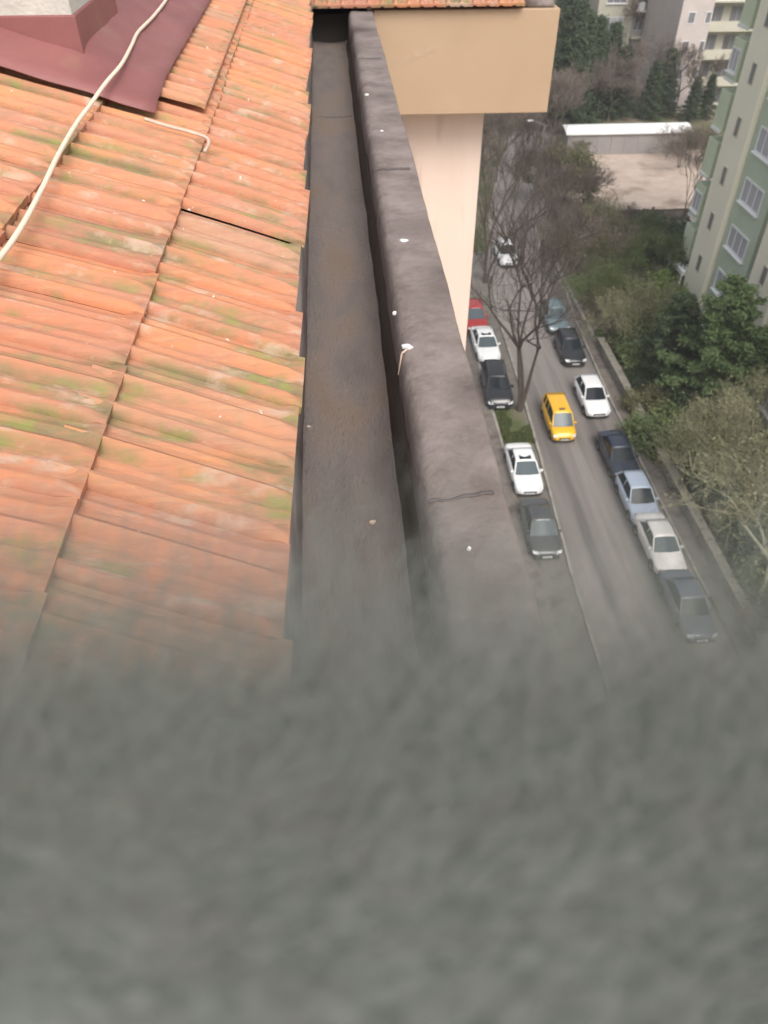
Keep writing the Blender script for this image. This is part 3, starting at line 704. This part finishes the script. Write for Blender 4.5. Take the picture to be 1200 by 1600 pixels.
# far apartment block with cream and grey halves, facing -Y
def facade_block(name, x0, x1, y0, depth, h, m, label, floors, cols, parts=()):
    b = empty(name, (0, 0, 0), label=label, cat='building')
    MB().box(x0, x1, y0, y0+depth, 0, h).build('wall', M[m], b)
    MB().box(x0-.3, x1+.3, y0-.3, y0+depth+.3, h, h+.5).build('roof', M['grey_wall'], b)
    return b
pl_ = at_y(918, 120, 116).x; pm = at_y(972, 120, 116).x; pr = at_y(1018, 120, 116).x
fb = facade_block('apartment_block', pl_, pm, 116, 12, 22, 'cream_wall', 'cream and grey apartment block far behind the trees, left of the bare brown tree', 7, 1)
MB().box(pm+.003, pr, 116.8, 128, 0, 21.8).build('stair_wing', M['grey_wall'], fb)
for k in range(7):
    z = .9+k*3.0
    window(fb, (pl_+1.0, 116, z), (1, 0, 0), 2.6, 1.5, mull=2, pane='glass_grey' if k % 2 else 'curtain_glass')
    MB().box(pm+.2, pr-.3, 115.7, 116.79, z-1.0, z-.85).build('balcony_slab', M['cream_wall'], fb)
    if k in (1, 3, 5): MB().box(pm+.2, pm+1.2, 115.68, 115.74, z-.84, z+.15).build('balcony_panel', M['white_paint'], fb)
    if k in (1, 4): MB().box(pr-1.3, pr-.3, 115.68, 115.74, z-.84, z+.15).build('balcony_panel', M['white_paint'], fb)
    window(fb, (pm+.5, 116.8, z-.2), (1, 0, 0), 1.3, 1.8, mull=1, sill=False, pane='glass_grey')
    window(fb, (pm+2.4, 116.8, z), (1, 0, 0), 1.0, 1.2, mull=0, sill=False, pane='glass_grey')
ml = at_y(1045, 110, 104).x; mm_ = at_y(1092, 110, 104).x; mr = at_y(1150, 90, 104).x
pk = facade_block('pink_apartment_block', ml, mm_, 104, 12, 24, 'pink_wall', 'pinkish apartment block with balconies far off beside the green tower', 7, 1)
MB().box(mm_+.003, mr+8, 106.2, 116, 0, 24).build('balcony_wing', M['cream_wall'], pk)
for k in range(8):
    z = .8+k*2.95
    window(pk, (ml+.9, 104, z), (1, 0, 0), .9, 1.2, mull=0, sill=False, pane='glass_grey')
    window(pk, (ml+3.0, 104, z), (1, 0, 0), .7, 1.2, mull=0, sill=False, pane='glass_grey')
    MB().box(mm_+.1, mr+8, 104.6, 106.19, z-.98, z-.80).build('balcony_slab', M['cream_wall'], pk)
    MB().box(mm_+.1, mr+8, 104.6, 104.68, z-.79, z+.10).build('balcony_parapet', M['white_paint' if k == 4 else 'cream_wall'], pk)
    for q in range(3):
        window(pk, (mm_+.5+q*2.6, 106.2, z-.6), (1, 0, 0), 1.7, 2.0, mull=1, sill=False, pane='glass_grey', frame='grey_wall')
# more distant blocks so the view goes on behind the trees
for i, (x, y, wd, h, m, lb) in enumerate(((5, 175, 16, 20, 'grey_wall', 'grey apartment block hidden beyond the wooded road end'), (62, 170, 18, 24, 'cream_wall', 'cream apartment block farthest off behind the dark conifers'), (30, 190, 14, 22, 'pink_wall', 'faded pink block farthest off behind the tiled wing'))):
    b = facade_block('distant_block', x, x+wd, y, 12, h, m, lb, 0, 0)
    for k in range(7):
        for q in range(int(wd/3.4)): window(b, (x+.9+q*3.3, y, 1+k*3), (1, 0, 0), 1.6, 1.4, mull=1, sill=False)

# long low shed with white roof
s0 = at(884, 243); s1 = at(1075, 243)
sh = empty('shed', (s0.x, s0.y, 0), label='long low grey shed with a bright white roof behind the vacant lot', cat='shed')
Lx = s1.x-s0.x
MB().box(0, Lx, 0, 1.9, 0, 2.25).build('wall', M['shed_wall'], sh)
sw = MB(); sw.rings([[(x, -.25, 2.27), (x, 1.3, 2.62), (x, 2.0, 2.62), (x, 2.0, 2.52), (x, 1.3, 2.52), (x, -.25, 2.15)] for x in (-.3, Lx+.3)])
sw.build('roof', M['white_metal'], sh)
for k in range(9): MB().box(.4+k*Lx/9, .46+k*Lx/9, -.06, -.003, 0, 2.1).build('post', M['grey_wall'], sh)
# fence between lot and garden
f0 = at(868, 350); f1 = at(1085, 350)
fe = empty('fence', (f0.x, f0.y, 0), label='brown weathered fence along the near side of the vacant lot', cat='fence')
fl = f1.x-f0.x; pb = MB().box(0, .14, -.015, .015, .05, 1.15).mesh('fence_board'); pb.materials.append(M['bark_dark'])
for i in range(int(fl/.17)): inst('fence_board', pb, fe, (i*.17, 0, random.uniform(-.03, .03)))
for z in (.3, .95): MB().box(0, fl, .02, .06, z, z+.08).build('fence_rail', M['bark_brown'], fe)
# small tarps and stones in the gap of the edging
for px, py, lb in ((978, 577, 'pale stone slab lying in the garden gap beside the white hatchback'), (984, 601, 'pinkish flat stone behind the pale slab in the garden gap')):
    c = at(px, py); tag(MB().box(-.7, .7, -.22, .22, 0, .22).build('stone_slab', M['bare_earth'], None, bevel=.05, loc=(c.x, c.y, 0), rot=(0, 0, .2)), lb, 'stone slab')
# white litter in the garden hedge
for px, py, lb in ((903, 397, 'white scrap of litter left of its twin among the brown bushes'), (914, 400, 'white scrap of litter right of its twin among the brown bushes')):
    c = at(px, py); mb = MB(); mb.rings([[(.22*math.cos(t)*random.uniform(.7, 1.1), .18*math.sin(t), z_) for t in [i*.9 for i in range(7)]] for z_ in (0, .12)]); 
    tag(mb.build('litter', M['white_paint'], None, loc=(c.x, c.y, .02)), lb, 'litter')

# lamp post beyond the road
c = at(838, 300)
lp = empty('street_lamp', (c.x, c.y, 0), label='thin pale street lamp beside the far bend of the road', cat='street lamp')
MB().tube((0, 0, 0), (0, 0, 6.2), .07, .05, 8).build('pole', M['kerb_stone'], lp)
MB().tube((0, 0, 6.2), (-1.2, 0, 6.6), .04, .035, 6).build('arm', M['kerb_stone'], lp)
MB().box(-1.75, -1.15, -.13, .13, 6.55, 6.67).build('lamp_head', M['white_paint'], lp, bevel=.03)

# ------------------------------------------------------------------ trees
def grow(rnd, h, stems, spread, depth, ratio=.68, r0=.16, kids=(2, 3), up=.25, wob=.18, minr=.006, twig_len=1.0):
    """returns (wood, twigs, tips)"""
    wood, tw_, tips = MB(), MB(), []
    def rec(p, d, L, r, lev):
        n = 3 if lev < 3 else 2
        q = p
        for i in range(n):
            d = (d + Vector((rnd.gauss(0, wob), rnd.gauss(0, wob), rnd.gauss(0, wob*.5)+up*.12))).normalized()
            e_ = q + d*(L/n); ra = r*(1-.32*i/n); rb = r*(1-.32*(i+1)/n)
            (wood if lev < 3 else tw_).tube(q, e_, ra, rb, 6 if lev < 2 else (4 if lev < 3 else 3))
            q = e_
            if lev >= 2 and i < n-1 and rnd.random() < .75 and lev < depth:
                side(q, d, L*.6, r*.55, lev+1)
        if lev >= depth: tips.append((q, d)); return
        for i in range(rnd.randint(*kids)): side(q, d, L*ratio*rnd.uniform(.8, 1.15), r*.66, lev+1)
        if lev > depth-2: tips.append((q, d))
    def side(q, d, L, r, lev):
        ax = d.cross(Vector((rnd.uniform(-1, 1), rnd.uniform(-1, 1), rnd.uniform(-1, 1)))).normalized()
        nd = Matrix.Rotation(R(rnd.uniform(16, 48))*(1 if lev < depth else 1.1), 3, ax) @ d
        nd.z += up; rec(q, nd.normalized(), L, max(minr, r), lev)
    L0 = h*.33
    for s_ in range(stems):
        t = s_*2*math.pi/max(1, stems)+rnd.uniform(-.5, .5)
        d = Vector((math.cos(t)*spread, math.sin(t)*spread, 1)).normalized() if stems > 1 else Vector((rnd.gauss(0, .05), rnd.gauss(0, .05), 1)).normalized()
        rec(Vector((math.cos(t)*.08*(stems > 1), math.sin(t)*.08*(stems > 1), -.05)), d, L0, r0*(1 if stems == 1 else .75), 0)
    return wood, tw_, tips
def leaves(rnd, tips, n, spread, size, long=1.0):
    mb = MB()
    for i in range(n):
        p, d = rnd.choice(tips)
        c = p + Vector((rnd.gauss(0, spread), rnd.gauss(0, spread), rnd.gauss(0, spread*.8)))
        if c.z < .15: c.z = .15 + rnd.random()*.3
        u = Vector((rnd.gauss(0, 1), rnd.gauss(0, 1), rnd.gauss(0, .7))).normalized(); v = u.cross(Vector((rnd.gauss(0, 1), rnd.gauss(0, 1), rnd.gauss(0, 1)))).normalized()
        s_ = size*rnd.uniform(.55, 1.3); u = u*s_*long; v = v*s_*.6
        mb.face([c-u, c-v*.8, c+u, c+v])
    return mb
VAR = {}
def tree_variant(kind, i):
    k = (kind, i)
    if k in VAR: return VAR[k]
    rnd = random.Random(hash(kind) % 1000 if False else sum(map(ord, kind))*7+i*31)
    if kind == 'fork':        # bare street tree, two or three dark stems from the base; unit = 12 m
        wd, tg, tips = grow(rnd, 12, 3, .19, 6, ratio=.72, r0=.17, kids=(2, 3), up=.22, wob=.12, minr=.009)
        r_ = (wd.mesh('trunk'), tg.mesh('crown'), 'bark_dark', 'bark_dark')
    elif kind == 'bare':
        wd, tg, tips = grow(rnd, 10, 1, .2, 7, ratio=.72, r0=.15, kids=(2, 3), up=.18, wob=.15, minr=.018)
        r_ = (wd.mesh('trunk'), tg.mesh('crown'), 'bark_brown', 'twig_brown')
    elif kind == 'bush':      # bare bushy thicket
        wd, tg, tips = grow(rnd, 6, 5, .42, 6, ratio=.74, r0=.06, kids=(2, 3), up=.12, wob=.2, minr=.010)
        lv = leaves(rnd, tips, 2500, .35, .09)
        n = len(tg.v); tg.v += lv.v; tg.f += [tuple(a+n for a in f) for f in lv.f]
        r_ = (wd.mesh('trunk'), tg.mesh('crown'), 'bark_brown', 'twig_brown')
    elif kind == 'olive':     # big half bare tree with pale limbs
        wd, tg, tips = grow(rnd, 12, 3, .55, 7, ratio=.74, r0=.21, kids=(2, 3), up=.10, wob=.17, minr=.010)
        lv = leaves(rnd, tips, 5000, .35, .09, 1.5)
        n = len(tg.v); tg.v += lv.v; tg.f += [tuple(a+n for a in f) for f in lv.f]
        r_ = (wd.mesh('trunk'), tg.mesh('crown'), 'bark_pale', 'twig_olive')
    elif kind == 'leafy':
        wd, tg, tips = grow(rnd, 8, 2, .35, 6, ratio=.72, r0=.13, kids=(2, 3), up=.12, wob=.2)
        r_ = (wd.mesh('trunk'), leaves(rnd, tips, 16000, .35, .12).mesh('crown'), 'bark_brown', 'leaf_green')
    elif kind == 'shrub':
        tips = []
        for j in range(40):
            t, q = rnd.uniform(0, 6.283), rnd.random()**.5; rr = 1.5*q*(1+.3*noise.noise(Vector((math.cos(t), math.sin(t), i))))
            tips.append((Vector((rr*math.cos(t), rr*math.sin(t), rnd.uniform(.25, 1.6)*(1-q*.45))), Vector((0, 0, 1))))
        st = MB()
        for p, _ in tips[:14]: st.tube((0, 0, -.05), p, .03, .012, 4)
        r_ = (st.mesh('stem'), leaves(rnd, tips, 6500, .22, .075).mesh('crown'), 'bark_brown', 'leaf_green')
    elif kind == 'pine':      # open needle tree with clumps on whorled limbs
        wd = MB(); tips = []; H = 10
        wd.tube((0, 0, -.05), (.1, .05, H*.5), .17, .11, 8); wd.tube((.1, .05, H*.5), (0, 0, H), .11, .02, 8)
        for j in range(46):
            z = H*(.18+.80*j/46); L = (1-((z/H)-.18)/.86)**.75*3.1*rnd.uniform(.7, 1.15)+.2; t = j*2.4+rnd.uniform(-.3, .3)
            e_ = Vector((math.cos(t)*L, math.sin(t)*L, z+L*.22)); wd.tube((0, 0, z), e_, .045, .012, 4)
            for q in range(6):
                f_ = .3+.7*q/5; c = Vector((0, 0, z)).lerp(e_, f_)
                sd_ = Vector((-math.sin(t), math.cos(t), .1))*rnd.uniform(-.55, .55)*f_
                tips.append((c+sd_, Vector((0, 0, 1))))
        r_ = (wd.mesh('trunk'), leaves(rnd, tips, 26000, .17, .10, 1.6).mesh('crown'), 'bark_brown', 'leaf_pine')
    elif kind == 'conifer':   # dense dark background conifer
        wd = MB(); tips = []; H = 13
        wd.tube((0, 0, -.05), (0, 0, H), .2, .03, 7)
        for j in range(60):
            z = H*(.08+.9*j/60); L = (1-(z/H))**.8*2.9*rnd.uniform(.65, 1.15)+.15; t = j*2.4
            for q in range(4):
                f_ = .35+.65*q/3; tips.append((Vector((math.cos(t)*L*f_, math.sin(t)*L*f_, z-.12*L*f_)), Vector((0, 0, 1))))
        r_ = (wd.mesh('trunk'), leaves(rnd, tips, 24000, .30, .11, 1.4).mesh('crown'), 'bark_dark', 'leaf_dark')
    VAR[k] = r_; return r_
def tree(name, kind, i, x, y, h, label, rz=0, leaf=None, cat='tree', group=None, wide=1.0):
    a_, b_, mw, mc = tree_variant(kind, i)
    base_h = {'fork': 12, 'bare': 10, 'bush': 6, 'olive': 12, 'leafy': 8, 'shrub': 1.8, 'pine': 10, 'conifer': 13}[kind]
    zmax = max([v.co.z for v in b_.vertices] or [1]); s_ = h/zmax
    root = empty(name, (x, y, 0), rz, label=label, cat=cat, group=group)
    mcr = leaf or mc
    sc = (s_*wide, s_*wide, s_)
    key = (kind, i, mw); 
    if key not in CACHE: CACHE[key] = use(a_, mw)
    inst('stem' if kind == 'shrub' else 'trunk', CACHE[key], root, scale=sc)
    key = (kind, i, 'c', mcr)
    if key not in CACHE: CACHE[key] = use(b_, mcr)
    inst('crown', CACHE[key], root, scale=sc)
    return root
def T(px, py, *a, **k):
    c = at(px, py); name, kind, i, h, label = a; return tree(name, kind, i, c.x, c.y, h, label, **k)
T(812, 642, 'bare_street_tree', 'fork', 0, 15.5, 'bare forked street tree with dark stems on the kerb left of the taxi', rz=.6, wide=.8)
T(757, 442, 'bare_street_tree', 'fork', 1, 14, 'bare street tree with one dark trunk beside the peach wall', rz=2.0, wide=.7)
T(762, 330, 'bare_tree', 'bare', 0, 8, 'bare brown tree beside the far road just right of the peach wall')
T(775, 285, 'bare_tree', 'bare', 1, 8, 'bare brown tree behind the far silver hatchback', rz=1)
T(755, 262, 'bare_tree', 'bare', 2, 11, 'bare grey-brown tree half hidden by the peach wall below the beige fascia', rz=3)
T(835, 262, 'bare_tree', 'bare', 0, 10, 'bare tree at the far bend below the right end of the beige fascia', rz=4)
T(868, 345, 'olive_tree', 'leafy', 0, 7.0, 'olive-brown leafy tree at the left corner of the vacant lot', leaf='leaf_olive')
T(855, 315, 'olive_tree', 'leafy', 1, 5.5, 'smaller olive-brown tree behind the lot corner tree', leaf='leaf_olive', rz=2)
T(885, 385, 'bare_tree', 'bare', 1, 7.0, 'bare purple-brown tree nearest the left end of the lot fence', rz=2)
# garden thicket of brown bushes
ORD = ['leftmost', 'second', 'third', 'fourth', 'fifth', 'sixth', 'seventh', 'eighth', 'ninth', 'tenth', 'eleventh', 'twelfth', 'thirteenth', 'fourteenth', 'fifteenth', 'sixteenth', 'seventeenth']
def rank(lst, i):
    n = sorted(range(len(lst)), key=lambda j: (lst[j][0], lst[j][1])).index(i)
    return ORD[n] + ('' if n == 0 else ' from the left')
BB = [(892, 415, 5.4), (905, 455, 5.2), (922, 392, 5.0), (925, 500, 5.0), (938, 440, 5.6), (955, 405, 4.6), (950, 540, 4.6), (968, 470, 5.0), (912, 372, 4.0), (975, 430, 4.6), (990, 520, 4.8), (1000, 400, 4.0), (948, 380, 3.6), (968, 515, 4.2)]
for i, (px, py, h) in enumerate(BB):
    T(px, py, 'bare_bush', 'bush', i % 3, h, 'bare brown bush in the thicket right of the parked row, %s' % rank(BB, i), rz=i*1.3, cat='bush', leaf=('twig_brown', 'leaf_olive', 'twig_olive', 'leaf_green')[i % 4], group='bare bushes of the garden thicket', wide=.8)
T(1018, 490, 'shrub', 'shrub', 0, 3.6, 'bright yellow-green shrub in front of the dark evergreens', leaf='leaf_bright', cat='shrub')
T(1018, 455, 'evergreen_tree', 'leafy', 2, 5.5, 'dark green evergreen at the left border of the earth path', leaf='leaf_green', wide=.8)
T(1000, 412, 'evergreen_tree', 'leafy', 1, 4.6, 'green evergreen behind the bright shrub', leaf='leaf_green', rz=2, wide=.8)
T(1030, 392, 'dark_shrub', 'shrub', 1, 3.4, 'rounded very dark shrub in front of the pale silver car', leaf='leaf_dark', cat='shrub', wide=1.0)
T(1056, 392, 'dark_shrub', 'shrub', 2, 2.6, 'rounded dark shrub touching the foot of the green tower', leaf='leaf_dark', cat='shrub', rz=1)
T(1062, 358, 'slender_tree', 'fork', 1, 8.5, 'slender bare tree with a thin brown trunk in front of the vacant lot', wide=.45, rz=1)
T(1092, 640, 'pine_tree', 'pine', 0, 8.8, 'large green pine in the garden in front of the tower', wide=1.15)
T(1035, 600, 'pine_tree', 'pine', 1, 6.6, 'lower dark pine left of the large pine', rz=2, leaf='leaf_dark', wide=1.1)
T(1150, 640, 'pine_tree', 'pine', 1, 6.0, 'pine at the right against the tower foot, behind the half-bare tree', rz=4, wide=1.1)
T(1190, 960, 'half_bare_tree', 'olive', 0, 13.0, 'big half-bare tree with pale yellowish limbs at the right edge', rz=.4, wide=.95)
T(1140, 800, 'half_bare_tree', 'olive', 1, 8.0, 'greyish olive tree with fine branches behind the big pale-limbed tree', rz=2, wide=.8)
T(1190, 740, 'half_bare_tree', 'olive', 1, 8.0, 'pale twiggy tree reaching up against the lower tower wall', rz=5, wide=.8)
T(1205, 1010, 'rust_bush', 'bush', 1, 4.2, 'rust-coloured bush at the right edge below the big tree', leaf='leaf_rust', cat='bush', wide=.6)
SH = [(985, 640, 1.9, 'leaf_olive', 'olive shrub just behind the garden gap'), (1005, 690, 2.2, 'leaf_green', 'green shrub close to the pavement edge right of the navy car'), (1040, 700, 2.4, 'leaf_green', 'mid green shrub under the lower dark pine'),
      (1030, 745, 1.9, 'leaf_olive', 'olive shrub right of the pale blue car'), (1065, 770, 2.6, 'leaf_dark', 'dark shrub where the retaining wall begins'), (1100, 720, 2.8, 'leaf_green', 'broad green shrub at the foot of the large pine'),
      (1090, 830, 2.2, 'leaf_olive', 'yellowish shrub behind the retaining wall coping'), (1130, 870, 2.6, 'leaf_dark', 'dark green shrub beside the pale low limb'), (1150, 930, 2.6, 'leaf_green', 'green shrub below the big half-bare tree'),
      (1175, 1000, 2.4, 'leaf_dark', 'dark bluish shrub at the lower end of the garden'), (1140, 760, 2.8, 'leaf_olive', 'olive shrub in the middle of the garden'), (1195, 860, 3.0, 'leaf_green', 'green shrub at the right edge behind the pale trunk'),
      (975, 600, 1.4, 'leaf_dark', 'low dark shrub in the corner of the garden gap'), (1060, 655, 2.4, 'leaf_dark', 'dark shrub between the two pines'),
      (985, 575, 2.6, 'leaf_green', 'full green shrub just behind the stone slabs of the garden gap'), (965, 545, 2.2, 'leaf_olive', 'olive shrub at the upper side of the garden gap'), (1000, 545, 2.8, 'leaf_green', 'green shrub left of the lower dark pine'), (985, 470, 2.6, 'leaf_green', 'mid green shrub left of the bright yellow-green one')]
for i, (px, py, h, lf, lb) in enumerate(SH): T(px+(62 if py > 730 else 22), py, 'shrub', 'shrub', i % 3, h, lb, leaf=lf, cat='shrub', rz=i)
# woods behind the lot and the shed
CF = [(872, 205, 14), (893, 190, 12), (915, 183, 11), (940, 176, 10), (962, 184, 8.0), (1010, 186, 6.5), (1030, 180, 7.5), (1075, 190, 5), (1098, 185, 5), (868, 150, 14), (890, 120, 15), (905, 90, 16)]
for i, (px, py, h) in enumerate(CF):
    T(px, py, 'conifer', 'conifer', i % 3, h, 'dark conifer beyond the white-roofed shed, %s of the conifers' % rank(CF, i), rz=i*1.1, group='dark conifers behind the shed', wide=1.25)
BT = ((985, 182, 9), (1025, 150, 15), (1038, 140, 15), (1000, 172, 8), (905, 196, 7), (950, 190, 6.5), (1085, 170, 8), (925, 186, 8), (1050, 180, 9))
for i, (px, py, h) in enumerate(BT):
    T(px, py, 'bare_tree', 'bare', i % 3, h, 'bare brown tree before the far blocks, %s of its belt' % rank(BT, i), rz=i*1.7, group='bare trees behind the shed')
LB = ((875, 228, 3.0), (900, 244, 2.0), (1060, 262, 5), (1088, 258, 4), (885, 352, 3), (925, 352, 2.4), (985, 352, 2.2), (1072, 243, 3.5))
for i, (px, py, h) in enumerate(LB):
    T(px, py, 'lot_bush', 'bush', i % 3, h, 'low bare brush at the border of the vacant lot, %s' % rank(LB, i), rz=i, group='bare brush round the vacant lot', cat='bush', leaf='leaf_olive' if i % 2 else 'twig_brown')
GT = ((800, 150, 12), (770, 190, 11), (830, 120, 13), (810, 205, 10), (850, 170, 11), (770, 120, 13), (790, 235, 8), (845, 225, 8), (765, 300, 9), (815, 225, 8), (845, 330, 6), (862, 245, 9))
for i, (px, py, h) in enumerate(GT):
    T(px, py, 'bare_tree', 'bare', i % 3, h, 'bare tree in the dim grove at the road end, %s' % rank(GT, i), rz=i*2.1, group='bare trees at the road end')
# woodland further off as one mass
rw_ = random.Random(5); mb = MB()
for i in range(90):
    x, y = rw_.uniform(-60, 130), rw_.uniform(140, 260); r_, h = rw_.uniform(2, 4.5), rw_.uniform(6, 13)
    for j in range(260):
        t, q = rw_.uniform(0, 6.283), rw_.random(); zz = h*(.15+.85*q); rr = r_*math.sqrt(max(0, 1-(2*q-1)**2))*rw_.uniform(.5, 1.1)
        c = Vector((x+rr*math.cos(t), y+rr*math.sin(t), zz)); u = Vector((rw_.gauss(0, 1), rw_.gauss(0, 1), rw_.gauss(0, 1))).normalized()*.55; v = u.orthogonal().normalized()*.4
        mb.face([c-u, c-v, c+u, c+v])
tag(mb.build('distant_woodland', M['leaf_dark']), 'dark distant woodland behind the apartment blocks', 'woodland', kind='stuff')
# ground cover under the garden trees
rg = random.Random(9); mb = MB()
for i in range(42000):
    x, y = rg.uniform(18.5, 31), rg.uniform(17, 72)
    if noise.noise(Vector((x*.35, y*.35, 2))) < -.05: continue
    if 44.5 < y < 58 and x > 25.2: continue
    c = Vector((x, y, rg.uniform(.02, .22))); u = Vector((rg.gauss(0, 1), rg.gauss(0, 1), rg.gauss(0, .4))).normalized()*rg.uniform(.05, .12); v = u.cross(Vector((rg.gauss(0, .3), rg.gauss(0, .3), 1))).normalized()*.06
    mb.face([c-u, c-v, c+u, c+v])
gc = mb.build('ground_cover', [M['leaf_green'], M['leaf_olive'], M['leaf_rust']])
gc.data.polygons.foreach_set('material_index', [0 if noise.noise(Vector((p.center.x*.3, p.center.y*.3, 7))) > .02 else (1 if noise.noise(Vector((p.center.x*2, p.center.y*2, 1))) > -.25 else 2) for p in gc.data.polygons])
tag(gc, 'rough green and brown ground cover under the garden trees', 'ground cover', kind='stuff')

# thin damp air over street and blocks
hz = bpy.data.materials.new('haze'); hz.use_nodes = True; hn = hz.node_tree.nodes; hn.clear()
pv_ = hn.new('ShaderNodeVolumePrincipled'); pv_.inputs['Color'].default_value = (.92, .92, .93, 1); pv_.inputs['Density'].default_value = .0007
ho = hn.new('ShaderNodeOutputMaterial'); hz.node_tree.links.new(pv_.outputs[0], ho.inputs['Volume'])
tag(MB().box(-640, 740, -440, 940, -1, 38.5).build('haze', hz), 'thin pale haze over the whole street', 'haze', kind='stuff')
